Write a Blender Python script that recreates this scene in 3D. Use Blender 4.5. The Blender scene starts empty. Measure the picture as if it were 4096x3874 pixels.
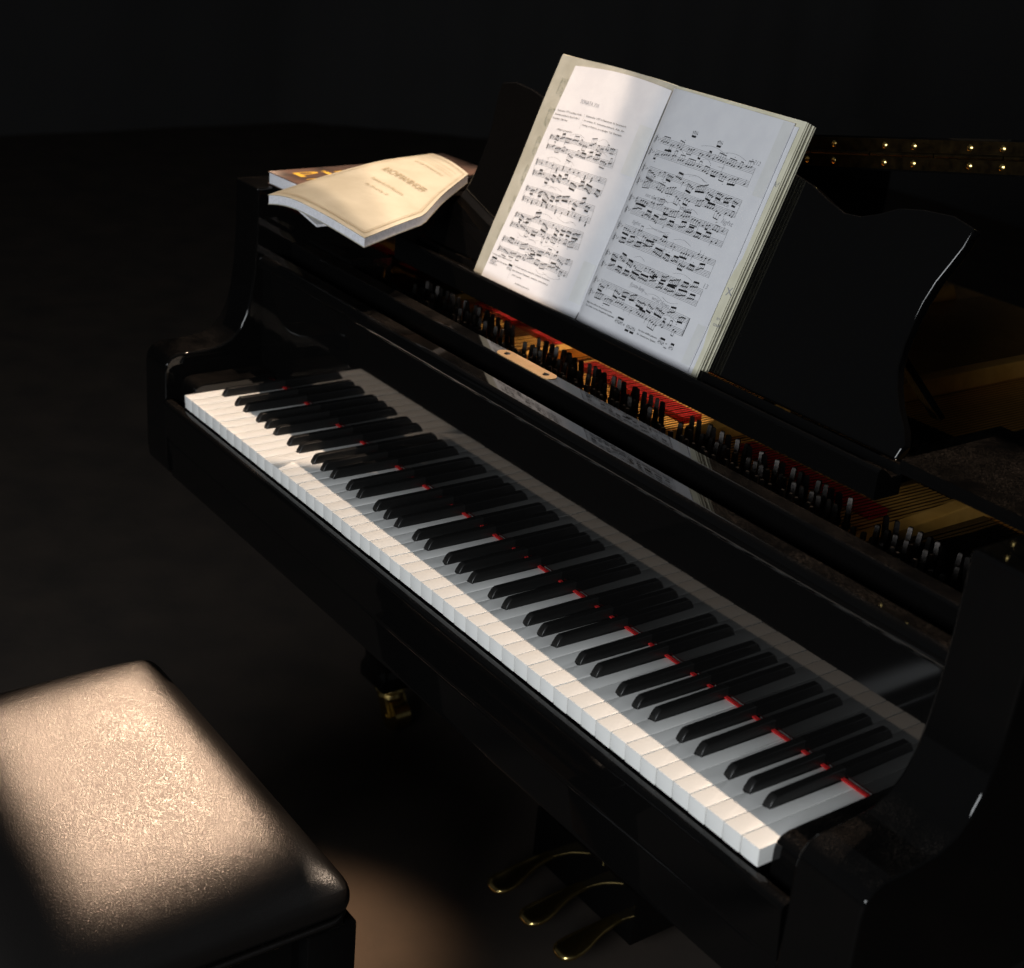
import bpy, bmesh, math, random
from mathutils import Vector, Matrix, Quaternion
R = math.radians
rnd = random.Random(7)
scene = bpy.context.scene
COL = scene.collection

# ------------------------------------------------------------------ camera
# metres; origin = front top corner of the lowest key, x along the keys, y into the piano, z up
CAM = Vector((1.93723, -0.85619, 0.81033))
YAW, PITCH, ROLL, FPX = R(-52.65399), R(-23.77782), R(5.05211), 5979.64
fw = Vector((math.sin(YAW)*math.cos(PITCH), math.cos(YAW)*math.cos(PITCH), math.sin(PITCH)))
rt = fw.cross(Vector((0, 0, 1))).normalized(); up = rt.cross(fw)
r2 = rt*math.cos(ROLL) + up*math.sin(ROLL); u2 = -rt*math.sin(ROLL) + up*math.cos(ROLL)
cam = bpy.data.cameras.new('camera')
cam.sensor_fit = 'HORIZONTAL'; cam.sensor_width = 36.0; cam.lens = 36.0*FPX/4096.0
cam.clip_start = 0.05; cam.clip_end = 60
cam.dof.use_dof = True; cam.dof.focus_distance = 1.76; cam.dof.aperture_fstop = 6.0
camo = bpy.data.objects.new('camera', cam); COL.objects.link(camo)
m3 = Matrix((r2, u2, -fw)).transposed()
camo.matrix_world = Matrix.Translation(CAM) @ m3.to_4x4()
scene.camera = camo

# ------------------------------------------------------------------ world and lamps
scene.view_settings.view_transform = 'Standard'; scene.view_settings.look = 'None'
scene.view_settings.exposure = 0.0; scene.view_settings.gamma = 1.0
world = bpy.data.worlds.new('World'); scene.world = world; world.use_nodes = True
bg = world.node_tree.nodes['Background']
bg.inputs['Color'].default_value = (0.92, 0.96, 1.0, 1); bg.inputs['Strength'].default_value = 0.028

def aim(o, frm, to):
    o.location = frm
    o.rotation_euler = (Vector(to) - Vector(frm)).to_track_quat('-Z', 'Y').to_euler()

def spot(name, target, m, k, dist, half, blend, power, color, radius):
    l = bpy.data.lights.new(name, 'SPOT')
    l.energy = power; l.color = color; l.spot_size = 2*half; l.spot_blend = blend; l.shadow_soft_size = radius
    o = bpy.data.objects.new(name, l); COL.objects.link(o)
    d = Vector((-m, k, 1)).normalized()
    aim(o, Vector(target) + d*dist, target)
    return o

WARM = (1.0, 0.77, 0.58)
def beam(name, center, m, k, along, len_along, len_across, irr, spread, dist, color):
    """narrow shaft of light (added lamp aimed at one lit area, source unseen): a far rectangular lamp whose long side follows 'along'"""
    d = Vector((-m, k, 1)).normalized(); e1 = Vector(along); e1 = (e1-d*e1.dot(d)).normalized(); e2 = d.cross(e1)
    l = bpy.data.lights.new(name, 'AREA'); l.shape = 'RECTANGLE'; l.size = len_along; l.size_y = len_across
    l.spread = R(spread); l.energy = irr*len_along*len_across; l.color = color
    o = bpy.data.objects.new(name, l); COL.objects.link(o)
    o.matrix_world = Matrix.Translation(Vector(center)+d*dist) @ Matrix((e1, e2, d)).transposed().to_4x4()
    return o
# from behind the piano: clears the fallboard lip and lights the front strip of the keys
beam('beam_behind_piano', (0.63, 0.125, 0.0), 0.16, 0.62, (1, 0, 0), 1.33, 0.27, 3.25, 0.8, 2.6, WARM)
# steep shaft over the bass side: lowest keys, books, left page, strings
beam('beam_over_bass', (0.209, 0.290, 0.0), 0.10, 0.15, (0.567, 0.823, 0), 0.78, 0.43, 3.7, 0.9, 2.6, WARM)
# extra shaft added from the player's side of the bass end on to the left page
beam('beam_on_page', (0.2225, 0.386, 0.376), 0.45, -0.35, (0, math.sin(R(22.5)), math.cos(R(22.5))), 0.37, 0.33, 2.9, 1.0, 2.4, WARM)
# added shaft crossing the bass end on to the bench
beam('beam_on_bench', (0.530, -0.305, -0.25), 1.36, 0.62, (1, 0, 0), 0.345, 0.230, 2.9, 1.6, 3.0, (1.0, 0.68, 0.46))
# pool of light on the floor under the keyboard
spot('lamp_floor_pool', (0.37, -0.02, -0.73), 0.70, -0.60, 4.0, math.atan(0.205/4.0), 0.80, 1900, (1.0, 0.66, 0.40), 0.05)
# big soft window on the photographer's side
wl = bpy.data.lights.new('window_light', 'AREA'); wl.shape = 'RECTANGLE'; wl.size = 1.7; wl.size_y = 1.1
wl.energy = 74; wl.color = (0.93, 0.97, 1.0)
wo = bpy.data.objects.new('window_light', wl); COL.objects.link(wo)
aim(wo, (1.9, -2.6, 0.95), (0.75, 0.1, 0.0))

# ------------------------------------------------------------------ materials
def mat(name, color, rough=0.5, metal=0.0, spec=0.5, coat=0.0, coat_rough=0.05):
    m = bpy.data.materials.new(name); m.use_nodes = True
    b = m.node_tree.nodes['Principled BSDF']
    b.inputs['Base Color'].default_value = (*color, 1); b.inputs['Roughness'].default_value = rough
    b.inputs['Metallic'].default_value = metal; b.inputs['Specular IOR Level'].default_value = spec
    b.inputs['Coat Weight'].default_value = coat; b.inputs['Coat Roughness'].default_value = coat_rough
    return m, m.node_tree, b

def N(nt, t, **kw):
    n = nt.nodes.new(t)
    for k, v in kw.items():
        if k in n.inputs: n.inputs[k].default_value = v
        else: setattr(n, k, v)
    return n

def noise_color(nt, b, c1, c2, scale, detail=4, lo=0.35, hi=0.65, coord='Object'):
    tc = N(nt, 'ShaderNodeTexCoord'); no = N(nt, 'ShaderNodeTexNoise', Scale=scale, Detail=detail)
    nt.links.new(tc.outputs[coord], no.inputs['Vector'])
    cr = N(nt, 'ShaderNodeValToRGB'); cr.color_ramp.elements[0].position = lo; cr.color_ramp.elements[1].position = hi
    cr.color_ramp.elements[0].color = (*c1, 1); cr.color_ramp.elements[1].color = (*c2, 1)
    nt.links.new(no.outputs['Fac'], cr.inputs['Fac']); nt.links.new(cr.outputs['Color'], b.inputs['Base Color'])
    return tc, no

def bump(nt, b, tc, scale, strength, dist=0.001, coord='Object', detail=3):
    no = N(nt, 'ShaderNodeTexNoise', Scale=scale, Detail=detail); nt.links.new(tc.outputs[coord], no.inputs['Vector'])
    bp = N(nt, 'ShaderNodeBump', Strength=strength, Distance=dist)
    nt.links.new(no.outputs['Fac'], bp.inputs['Height']); nt.links.new(bp.outputs['Normal'], b.inputs['Normal'])
    return bp

def make_lacquer():
    m, nt, b = mat('black_lacquer', (0.0026, 0.0025, 0.0025), 0.07, spec=0.42)
    tc = N(nt, 'ShaderNodeTexCoord')
    # settled dust on level tops: patchy grey-brown specks
    n1 = N(nt, 'ShaderNodeTexNoise', Scale=900.0, Detail=2); n2 = N(nt, 'ShaderNodeTexNoise', Scale=22.0, Detail=5)
    for n in (n1, n2): nt.links.new(tc.outputs['Object'], n.inputs['Vector'])
    r1 = N(nt, 'ShaderNodeMapRange'); r1.inputs['From Min'].default_value = 0.52; r1.inputs['From Max'].default_value = 0.75
    nt.links.new(n1.outputs['Fac'], r1.inputs['Value'])
    r2_ = N(nt, 'ShaderNodeMapRange'); r2_.inputs['From Min'].default_value = 0.35; r2_.inputs['From Max'].default_value = 0.7
    nt.links.new(n2.outputs['Fac'], r2_.inputs['Value'])
    mul = N(nt, 'ShaderNodeMath', operation='MULTIPLY'); nt.links.new(r1.outputs['Result'], mul.inputs[0]); nt.links.new(r2_.outputs['Result'], mul.inputs[1])
    ge = N(nt, 'ShaderNodeNewGeometry'); sx = N(nt, 'ShaderNodeSeparateXYZ'); nt.links.new(ge.outputs['Normal'], sx.inputs[0])
    r3 = N(nt, 'ShaderNodeMapRange'); r3.inputs['From Min'].default_value = 0.75; r3.inputs['From Max'].default_value = 0.98
    nt.links.new(sx.outputs['Z'], r3.inputs['Value'])
    mul2 = N(nt, 'ShaderNodeMath', operation='MULTIPLY'); nt.links.new(mul.outputs[0], mul2.inputs[0]); nt.links.new(r3.outputs['Result'], mul2.inputs[1])
    mul3 = N(nt, 'ShaderNodeMath', operation='MULTIPLY'); nt.links.new(mul2.outputs[0], mul3.inputs[0]); mul3.inputs[1].default_value = 0.35
    mx = N(nt, 'ShaderNodeMix', data_type='RGBA'); mx.inputs[6].default_value = (0.0026, 0.0025, 0.0025, 1); mx.inputs[7].default_value = (0.20, 0.16, 0.13, 1)
    nt.links.new(mul3.outputs[0], mx.inputs[0]); nt.links.new(mx.outputs[2], b.inputs['Base Color'])
    n3 = N(nt, 'ShaderNodeTexNoise', Scale=35.0, Detail=6); nt.links.new(tc.outputs['Object'], n3.inputs['Vector'])
    rr = N(nt, 'ShaderNodeMapRange'); rr.inputs['To Min'].default_value = 0.015; rr.inputs['To Max'].default_value = 0.055
    nt.links.new(n3.outputs['Fac'], rr.inputs['Value']); nt.links.new(rr.outputs['Result'], b.inputs['Roughness'])
    return m
LACQ = make_lacquer()

def make_white_key():
    m, nt, b = mat('ivory_white_plastic', (0.76, 0.76, 0.74), 0.28, spec=0.45)
    tc, _ = noise_color(nt, b, (0.74, 0.735, 0.71), (0.79, 0.79, 0.775), 26, 5)
    oi = N(nt, 'ShaderNodeObjectInfo')
    hs = N(nt, 'ShaderNodeHueSaturation'); rg = N(nt, 'ShaderNodeMapRange'); rg.inputs['To Min'].default_value = 0.955; rg.inputs['To Max'].default_value = 1.01
    nt.links.new(oi.outputs['Random'], rg.inputs['Value']); nt.links.new(rg.outputs['Result'], hs.inputs['Value'])
    l = b.inputs['Base Color'].links[0]; src = l.from_socket; nt.links.new(src, hs.inputs['Color']); nt.links.new(hs.outputs['Color'], b.inputs['Base Color'])
    n3 = N(nt, 'ShaderNodeTexNoise', Scale=60.0, Detail=6); nt.links.new(tc.outputs['Object'], n3.inputs['Vector'])
    rr = N(nt, 'ShaderNodeMapRange'); rr.inputs['To Min'].default_value = 0.32; rr.inputs['To Max'].default_value = 0.50
    nt.links.new(n3.outputs['Fac'], rr.inputs['Value']); nt.links.new(rr.outputs['Result'], b.inputs['Roughness'])
    bump(nt, b, tc, 180, 0.05)
    return m
WKEY = make_white_key()
def make_black_key():
    m, nt, b = mat('black_key_ebony', (0.009, 0.0088, 0.0086), 0.34, spec=0.4)
    tc = N(nt, 'ShaderNodeTexCoord'); mp = N(nt, 'ShaderNodeMapping'); mp.inputs['Scale'].default_value = (8, 0.6, 8)
    nt.links.new(tc.outputs['Object'], mp.inputs['Vector'])
    no = N(nt, 'ShaderNodeTexNoise', Scale=90.0, Detail=4); nt.links.new(mp.outputs['Vector'], no.inputs['Vector'])
    bp = N(nt, 'ShaderNodeBump', Strength=0.12, Distance=0.0005); nt.links.new(no.outputs['Fac'], bp.inputs['Height']); nt.links.new(bp.outputs['Normal'], b.inputs['Normal'])
    return m
BKEY = make_black_key()
def simple(name, c1, c2, scale, rough, metal=0.0, bstr=0.1, bscale=200, spec=0.5, bdist=0.001):
    m, nt, b = mat(name, c1, rough, metal, spec)
    tc, _ = noise_color(nt, b, c1, c2, scale)
    if bstr: bump(nt, b, tc, bscale, bstr, bdist)
    return m
FELT = simple('red_felt', (0.34, 0.012, 0.015), (0.54, 0.026, 0.025), 400, 0.95, bstr=0.6, bscale=1500, spec=0.1)
BRASS_PLATE = simple('brushed_brass', (0.64, 0.40, 0.19), (0.72, 0.47, 0.24), 60, 0.42, 0.7, 0.15, 700)
BRASS = simple('polished_brass', (0.70, 0.50, 0.17), (0.80, 0.60, 0.24), 30, 0.24, 1.0, 0.03, 60)
BRONZE = simple('dark_bronze', (0.018, 0.012, 0.006), (0.05, 0.034, 0.014), 90, 0.35, 0.9, 0.1, 300)
STEEL = simple('blued_steel', (0.030, 0.028, 0.028), (0.06, 0.053, 0.048), 300, 0.42, 1.0, 0.1, 500)
COPPER = simple('string_wire', (0.16, 0.12, 0.07), (0.26, 0.19, 0.11), 300, 0.3, 1.0, 0)
GOLD = simple('gold_lacquered_iron', (0.62, 0.32, 0.065), (0.74, 0.41, 0.10), 40, 0.36, 0.2, 0.2, 300)
PAPER = simple('copy_paper', (0.69, 0.69, 0.725), (0.73, 0.73, 0.76), 40, 0.75, 0, 0.25, 40, 0.25, 0.0015)
CREAM = simple('aged_cream_paper', (0.62, 0.59, 0.45), (0.70, 0.67, 0.53), 25, 0.8, 0, 0.2, 120, 0.2)
OLDPAGE = simple('old_score_page', (0.36, 0.35, 0.29), (0.43, 0.42, 0.36), 30, 0.8, 0, 0.2, 90, 0.2)
TAPE = simple('yellowed_tape', (0.665, 0.665, 0.665), (0.70, 0.70, 0.70), 50, 0.5, 0, 0.1, 100, 0.4)
INK = mat('printing_ink', (0.010, 0.010, 0.011), 0.7, spec=0.25)[0]
INK_L = mat('glare_paled_ink', (0.055, 0.050, 0.046), 0.8, spec=0.2)[0]  # left page ink made paler, glare on the lit page put into its colour
GREYINK = mat('faded_print', (0.30, 0.30, 0.23), 0.8, spec=0.2)[0]
PENCIL = mat('pencil_graphite', (0.34, 0.34, 0.36), 0.55, spec=0.4)[0]
YCOVER = simple('ivory_book_cover', (0.36, 0.33, 0.255), (0.42, 0.39, 0.31), 18, 0.55, 0, 0.1, 150, 0.35)
DCOVER = simple('dark_brown_book_cover', (0.030, 0.018, 0.014), (0.12, 0.066, 0.048), 24, 0.45, 0, 0.2, 120, 0.45)
YELLOW = mat('yellow_print', (0.72, 0.42, 0.04), 0.5)[0]
OCHRE = mat('ochre_print', (0.27, 0.21, 0.12), 0.6)[0]
GREEN = mat('green_label', (0.02, 0.11, 0.09), 0.5)[0]
EDGE = simple('white_page_edges', (0.62, 0.62, 0.66), (0.74, 0.74, 0.78), 300, 0.8, 0, 0.3, 900, 0.2)
DARKIRON = simple('dark_wood_block', (0.035, 0.022, 0.014), (0.06, 0.036, 0.02), 60, 0.6)
RUBBER = mat('dark_castor_wheel', (0.03, 0.028, 0.026), 0.5)[0]

def make_leather():
    m, nt, b = mat('black_leather', (0.007, 0.006, 0.0055), 0.40, spec=0.65)
    tc = N(nt, 'ShaderNodeTexCoord')
    v = N(nt, 'ShaderNodeTexVoronoi', Scale=520.0); v.feature = 'DISTANCE_TO_EDGE'
    n = N(nt, 'ShaderNodeTexNoise', Scale=480.0, Detail=3); w = N(nt, 'ShaderNodeTexNoise', Scale=16.0, Detail=5)
    mp = N(nt, 'ShaderNodeMapping'); mp.inputs['Scale'].default_value = (1.0, 1.4, 1.0); nt.links.new(tc.outputs['Object'], mp.inputs['Vector'])
    for q in (v, n): nt.links.new(tc.outputs['Object'], q.inputs['Vector'])
    nt.links.new(mp.outputs['Vector'], w.inputs['Vector'])
    a = N(nt, 'ShaderNodeMath', operation='MULTIPLY_ADD'); nt.links.new(v.outputs['Distance'], a.inputs[0]); a.inputs[1].default_value = 1.2; nt.links.new(n.outputs['Fac'], a.inputs[2])
    b1 = N(nt, 'ShaderNodeBump', Strength=0.42, Distance=0.0006); nt.links.new(a.outputs[0], b1.inputs['Height'])
    b2 = N(nt, 'ShaderNodeBump', Strength=0.045, Distance=0.004); nt.links.new(w.outputs['Fac'], b2.inputs['Height']); nt.links.new(b1.outputs['Normal'], b2.inputs['Normal'])
    nt.links.new(b2.outputs['Normal'], b.inputs['Normal'])
    rr = N(nt, 'ShaderNodeMapRange'); rr.inputs['To Min'].default_value = 0.27; rr.inputs['To Max'].default_value = 0.33
    nt.links.new(w.outputs['Fac'], rr.inputs['Value']); nt.links.new(rr.outputs['Result'], b.inputs['Roughness'])
    return m
LEATHER = make_leather()

def make_floor():
    m, nt, b = mat('worn_brown_floor', (0.10, 0.06, 0.03), 0.75, spec=0.12)
    noise_color(nt, b, (0.036, 0.030, 0.026), (0.054, 0.042, 0.034), 7.0, 9, 0.30, 0.72)
    tc = [n for n in nt.nodes if n.type == 'TEX_COORD'][0]
    bump(nt, b, tc, 60, 0.2, 0.002, detail=6)
    return m
FLOORM = make_floor()
WALLM = simple('dark_drape', (0.036, 0.035, 0.035), (0.038, 0.037, 0.037), 3, 0.95, 0, 0.2, 8, 0.1)

# ------------------------------------------------------------------ mesh helpers
def link(name, me, parent=None, material=None):
    o = bpy.data.objects.new(name, me); COL.objects.link(o)
    if material is not None and me is not None and not me.materials: me.materials.append(material)
    if parent is not None: o.parent = parent
    return o

def thing(name, label, cat, group=None):
    o = bpy.data.objects.new(name, None); COL.objects.link(o); o.empty_display_size = 0.05
    o['label'] = label; o['category'] = cat
    if group: o['group'] = group
    return o

def tomesh(name, bm, smooth=None):
    bmesh.ops.recalc_face_normals(bm, faces=bm.faces)
    me = bpy.data.meshes.new(name); bm.to_mesh(me); bm.free()
    if smooth is not None:
        for p in me.polygons: p.use_smooth = True
        me.set_sharp_from_angle(angle=R(smooth))
    return me

def bevel(bm, w, seg=2, edges=None, ang=20):
    es = edges if edges is not None else [e for e in bm.edges if len(e.link_faces) == 2 and e.calc_face_angle(0) > R(ang)]
    bmesh.ops.bevel(bm, geom=es, offset=w, offset_type='OFFSET', segments=seg, profile=0.5, affect='EDGES', clamp_overlap=True)

def add_box(bm, x0, x1, y0, y1, z0, z1):
    vs = [bm.verts.new(p) for p in ((x0,y0,z0),(x1,y0,z0),(x1,y1,z0),(x0,y1,z0),(x0,y0,z1),(x1,y0,z1),(x1,y1,z1),(x0,y1,z1))]
    for f in ((0,3,2,1),(4,5,6,7),(0,1,5,4),(1,2,6,5),(2,3,7,6),(3,0,4,7)): bm.faces.new([vs[i] for i in f])
    return vs

def box(name, x0, x1, y0, y1, z0, z1, material, parent, bw=0.002, seg=2):
    bm = bmesh.new(); add_box(bm, x0, x1, y0, y1, z0, z1)
    if bw: bevel(bm, bw, seg)
    return wn(link(name, tomesh(name, bm, 40), parent, material))

def extrude_x(name, prof, x0, x1, material, parent, bw=0.0, seg=2, smooth=35, nx=1):
    """prof: list of (y,z) closed polygon, extruded along x"""
    bm = bmesh.new()
    a = [bm.verts.new((x0, y, z)) for y, z in prof]; b = [bm.verts.new((x1, y, z)) for y, z in prof]
    n = len(prof)
    bm.faces.new(a); bm.faces.new(b[::-1])
    for i in range(n): bm.faces.new((a[i], a[(i+1) % n], b[(i+1) % n], b[i]))
    bmesh.ops.recalc_face_normals(bm, faces=bm.faces)
    if bw: bevel(bm, bw, seg, ang=25)
    return wn(link(name, tomesh(name, bm, smooth), parent, material))

def add_cyl(bm, c, r, h, n=16, axis='z', r2=None, caps=True):
    r2 = r if r2 is None else r2
    def P(i, rr, t):
        a = 2*math.pi*i/n; ca, sa = rr*math.cos(a), rr*math.sin(a)
        return {'z': (c[0]+ca, c[1]+sa, c[2]+t), 'x': (c[0]+t, c[1]+ca, c[2]+sa), 'y': (c[0]+ca, c[1]+t, c[2]+sa)}[axis]
    A = [bm.verts.new(P(i, r, 0)) for i in range(n)]; B = [bm.verts.new(P(i, r2, h)) for i in range(n)]
    for i in range(n): bm.faces.new((A[i], A[(i+1) % n], B[(i+1) % n], B[i]))
    if caps: bm.faces.new(A[::-1]); bm.faces.new(B)

def lathe(bm, c, prof, n=20):
    """prof list of (r,z)"""
    rings = []
    for r, z in prof:
        if r < 1e-6: rings.append([bm.verts.new((c[0], c[1], c[2]+z))])
        else: rings.append([bm.verts.new((c[0]+r*math.cos(2*math.pi*i/n), c[1]+r*math.sin(2*math.pi*i/n), c[2]+z)) for i in range(n)])
    for A, B in zip(rings, rings[1:]):
        for i in range(n):
            j = (i+1) % n
            if len(A) == 1 and len(B) == 1: continue
            if len(A) == 1: bm.faces.new((A[0], B[j], B[i]))
            elif len(B) == 1: bm.faces.new((A[i], A[j], B[0]))
            else: bm.faces.new((A[i], A[j], B[j], B[i]))

def wn(o):
    m = o.modifiers.new('weighted_normals', 'WEIGHTED_NORMAL'); m.keep_sharp = True; m.weight = 90
    return o
# ------------------------------------------------------------------ setting
FLOOR_Z = -0.73
bm = bmesh.new()
vs = [bm.verts.new(p) for p in ((-9,-7,FLOOR_Z),(7,-7,FLOOR_Z),(7,9,FLOOR_Z),(-9,9,FLOOR_Z))]; bm.faces.new(vs)
fl = link('floor', tomesh('floor', bm), None, FLOORM); fl['kind'] = 'structure'
bm = bmesh.new()
pts = [(-5.2, -4.5), (-5.2, 3.0), (-3.5, 5.2), (4.5, 5.2)]
nseg = 120; prev = None
for i in range(nseg+1):
    t = i/nseg*3; k = min(int(t), 2); f = t-k
    x = pts[k][0]+(pts[k+1][0]-pts[k][0])*f; y = pts[k][1]+(pts[k+1][1]-pts[k][1])*f
    w = 0.012*math.sin(i*1.7)+0.01*math.sin(i*0.63)
    nx, ny = (pts[k+1][1]-pts[k][1]), -(pts[k+1][0]-pts[k][0]); L = math.hypot(nx, ny)
    a = bm.verts.new((x+nx/L*w, y+ny/L*w, FLOOR_Z)); b = bm.verts.new((x+nx/L*w, y+ny/L*w, 3.4))
    if prev: bm.faces.new((prev[0], a, b, prev[1]))
    prev = (a, b)
wl_ = link('wall', tomesh('wall', bm, 80), None, WALLM); wl_['kind'] = 'structure'

# ------------------------------------------------------------------ grand piano
piano = thing('grand_piano', 'black lacquered grand piano with open keyboard and raised music desk', 'piano')
PC = 0.563                 # centre line of desk, pedals and bench
KW = 0.0235

# ---- keys
sharps = {'C': -0.0022, 'D': 0.0022, 'F': -0.0033, 'G': 0.0, 'A': 0.0033}   # offset of the sharp from the boundary right of this letter
letters = [('ABCDEFG')[i % 7] for i in range(52)]
BW_ = 0.0062                                                              # half width of the notch
def white_mesh(letter, first, last):
    """outline in x (0..KW) and y; notch left / right for the sharps"""
    g = 0.0004
    prevl = 'ABCDEFG'[('ABCDEFG'.index(letter)-1) % 7]
    left = sharps.get(prevl) if not first else None
    right = sharps.get(letter) if not last else None
    x0, x1, yb, yn = g, KW-g, 0.165, 0.0495
    out = [(x0, 0), (x1, 0)]
    if right is not None: xr = KW+right-BW_; out += [(x1, yn), (xr, yn), (xr, yb)]
    else: out += [(x1, yb)]
    if left is not None: xl = left+BW_; out += [(xl, yb), (xl, yn), (x0, yn)]
    else: out += [(x0, yb)]
    bm = bmesh.new()
    top = [bm.verts.new((x, y, 0)) for x, y in out]; bot = [bm.verts.new((x, y+ (0.0012 if y == 0 else 0), -0.0200)) for x, y in out]
    n = len(out); bm.faces.new(top); bm.faces.new(bot[::-1])
    for i in range(n): bm.faces.new((top[i], bot[i], bot[(i+1) % n], top[(i+1) % n]))
    es = [e for e in bm.edges if all(abs(v.co.z) < 1e-6 for v in e.verts)]
    es += [e for e in bm.edges if all(v.co.y < 0.002 for v in e.verts) and abs(e.verts[0].co.z-e.verts[1].co.z) > 0.01]
    bevel(bm, 0.0011, 2, edges=es)
    return tomesh('white_key_'+letter, bm, 45)
wcache = {}
for i, L in enumerate(letters):
    key = (L, i == 0, i == 51)
    if key not in wcache:
        wcache[key] = white_mesh(*key); wcache[key].materials.append(WKEY)
    o = link('white_key', wcache[key], piano)
    o.location = (i*KW, rnd.uniform(-0.00025, 0.00025), rnd.uniform(-0.0003, 0.0003))
    o.rotation_euler = (rnd.uniform(-0.0012, 0.0012), rnd.uniform(-0.007, 0.007), 0)
def black_mesh():
    bm = bmesh.new()
    hw0, hw1, h = 0.0054, 0.0044, 0.0118
    secs = [(0.0500, hw0, hw0, -0.008, -0.0005), (0.0508, hw0, hw1+0.0006, -0.008, 0.0030), (0.0545, hw0, hw1+0.0002, -0.008, 0.0092), (0.0580, hw0, hw1, -0.008, h), (0.165, hw0, hw1, -0.008, h)]
    rings = []
    for y, a, b, zb, zt in secs:
        rings.append([bm.verts.new(p) for p in ((-a, y, zb), (a, y, zb), (b, y, zt), (-b, y, zt))])
    for A, B in zip(rings, rings[1:]):
        for i in range(4): bm.faces.new((A[i], A[(i+1) % 4], B[(i+1) % 4], B[i]))
    bm.faces.new(rings[0][::-1]); bm.faces.new(rings[-1])
    bmesh.ops.recalc_face_normals(bm, faces=bm.faces)
    es = [e for e in bm.edges if min(v.co.z for v in e.verts) > -0.002 and e.calc_face_angle(0) > R(24)]
    bevel(bm, 0.0011, 3, edges=es)
    return tomesh('black_key', bm, 50)
bmsh = black_mesh(); bmsh.materials.append(BKEY)
for i, L in enumerate(letters[:-1]):
    if L in sharps:
        o = link('black_key', bmsh, piano); o.location = ((i+1)*KW+sharps[L], rnd.uniform(-0.0003, 0.0003), rnd.uniform(-0.0002, 0.0002))
        o.rotation_euler = (0, rnd.uniform(-0.006, 0.006), 0)
box('felt_strip', -0.002, 1.224, 0.1452, 0.1494, 0.0004, 0.0021, FELT, piano, 0.0012)

# ---- fallboard standing behind the keys, its lip and top rail
fp = [(0.1500, 0.0040), (0.1500, 0.1660), (0.1450, 0.1672), (0.1428, 0.1695), (0.1420, 0.1735), (0.1422, 0.1785), (0.1436, 0.1830), (0.1466, 0.1862), (0.1500, 0.1872),
      (0.1680, 0.1872), (0.1704, 0.1862), (0.1715, 0.1835), (0.1715, 0.0040)]
fb = extrude_x('fallboard', fp, -0.0485, 1.2685, LACQ, piano, smooth=50)
rp = [(0.1725, 0.0950), (0.1985, 0.0950), (0.2255, 0.0950), (0.2255, 0.1960), (0.2246, 0.1988), (0.2220, 0.2000), (0.2025, 0.2000), (0.1996, 0.1988), (0.1985, 0.1960), (0.1985, 0.1700), (0.1725, 0.1680)]
extrude_x('stretcher_rail', rp, -0.0485, 1.2685, LACQ, piano, smooth=50)
bm = bmesh.new()                                               # brass lock plate let into the fallboard edge
def stadium(cx, cy, L, w, n=10):
    r = w/2; out = []
    for i in range(n+1):
        a = -math.pi/2+math.pi*i/n; out.append((cx+L/2-r+r*math.cos(a), cy+r*math.sin(a)))
    for i in range(n+1):
        a = math.pi/2+math.pi*i/n; out.append((cx-L/2+r+r*math.cos(a), cy+r*math.sin(a)))
    return out
def prism(bm, out, z0, z1):
    A = [bm.verts.new((x, y, z0)) for x, y in out]; B = [bm.verts.new((x, y, z1)) for x, y in out]; n = len(out)
    bm.faces.new(A[::-1]); bm.faces.new(B)
    for i in range(n): bm.faces.new((A[i], A[(i+1) % n], B[(i+1) % n], B[i]))
prism(bm, stadium(0.545, 0.2120, 0.113, 0.0208), 0.1975, 0.2008)
bevel(bm, 0.0004, 1, ang=60)
plate = link('lock_plate', tomesh('lock_plate', bm), piano, BRASS_PLATE); plate['label'] = 'brass lock plate with two screws'
for sx_ in (0.504, 0.586):
    bm = bmesh.new()
    lathe(bm, (sx_, 0.2120, 0.2008), [(0.0044, -0.0008), (0.0042, 0.0004), (0.0030, 0.0010), (0.0, 0.0013)], 16)
    add_box(bm, sx_-0.0034, sx_+0.0034, 0.2120-0.0004, 0.2120+0.0004, 0.2017, 0.20235)
    o = link('screw', tomesh('screw', bm, 40), plate, STEEL)

# ---- key blocks, keyslip, keybed
def key_block(x0, x1):
    pr = [(0.016, -0.060), (0.016, -0.004), (0.0185, 0.0045), (0.024, 0.0090), (0.032, 0.0108), (0.050, 0.0112), (0.1495, 0.0112), (0.1495, -0.060)]
    extrude_x('key_block', pr, x0, x1, LACQ, piano, bw=0.0018, seg=3, smooth=45)
key_block(-0.0485, -0.0008); key_block(1.2232, 1.2685)
ks = [(0.0005, -0.150), (-0.0010, -0.142), (-0.0062, -0.0930), (-0.0048, -0.0900), (-0.0050, -0.0880), (-0.0072, -0.0850), (-0.0130, -0.0300), (-0.0115, -0.0255), (-0.0085, -0.0232), (-0.0020, -0.0225), (0.0010, -0.0235), (0.0012, -0.150)]
extrude_x('keyslip', ks, -0.0485, 1.2685, LACQ, piano, smooth=50)
box('keybed', -0.0490, 1.2690, 0.0015, 0.62, -0.150, -0.062, LACQ, piano, 0.003)

# ---- case sides with their curved arms
def arm(x0, x1, name):
    pr = [(0.004, -0.150), (-0.006, -0.142), (-0.009, -0.120), (-0.009, 0.018), (-0.006, 0.032), (0.002, 0.041), (0.014, 0.0455), (0.035, 0.0455), (0.060, 0.0465),
          (0.082, 0.0500), (0.100, 0.0590), (0.114, 0.0740), (0.124, 0.0950), (0.131, 0.1220), (0.136, 0.160), (0.139, 0.205), (0.140, 0.250), (0.140, 0.288),
          (1.55, 0.288), (1.55, -0.150)]
    return extrude_x(name, pr, x0, x1, LACQ, piano, bw=0.0035, seg=3, smooth=40)
arm(-0.122, -0.0495, 'case_side'); arm(1.2695, 1.346, 'case_side')

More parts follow.
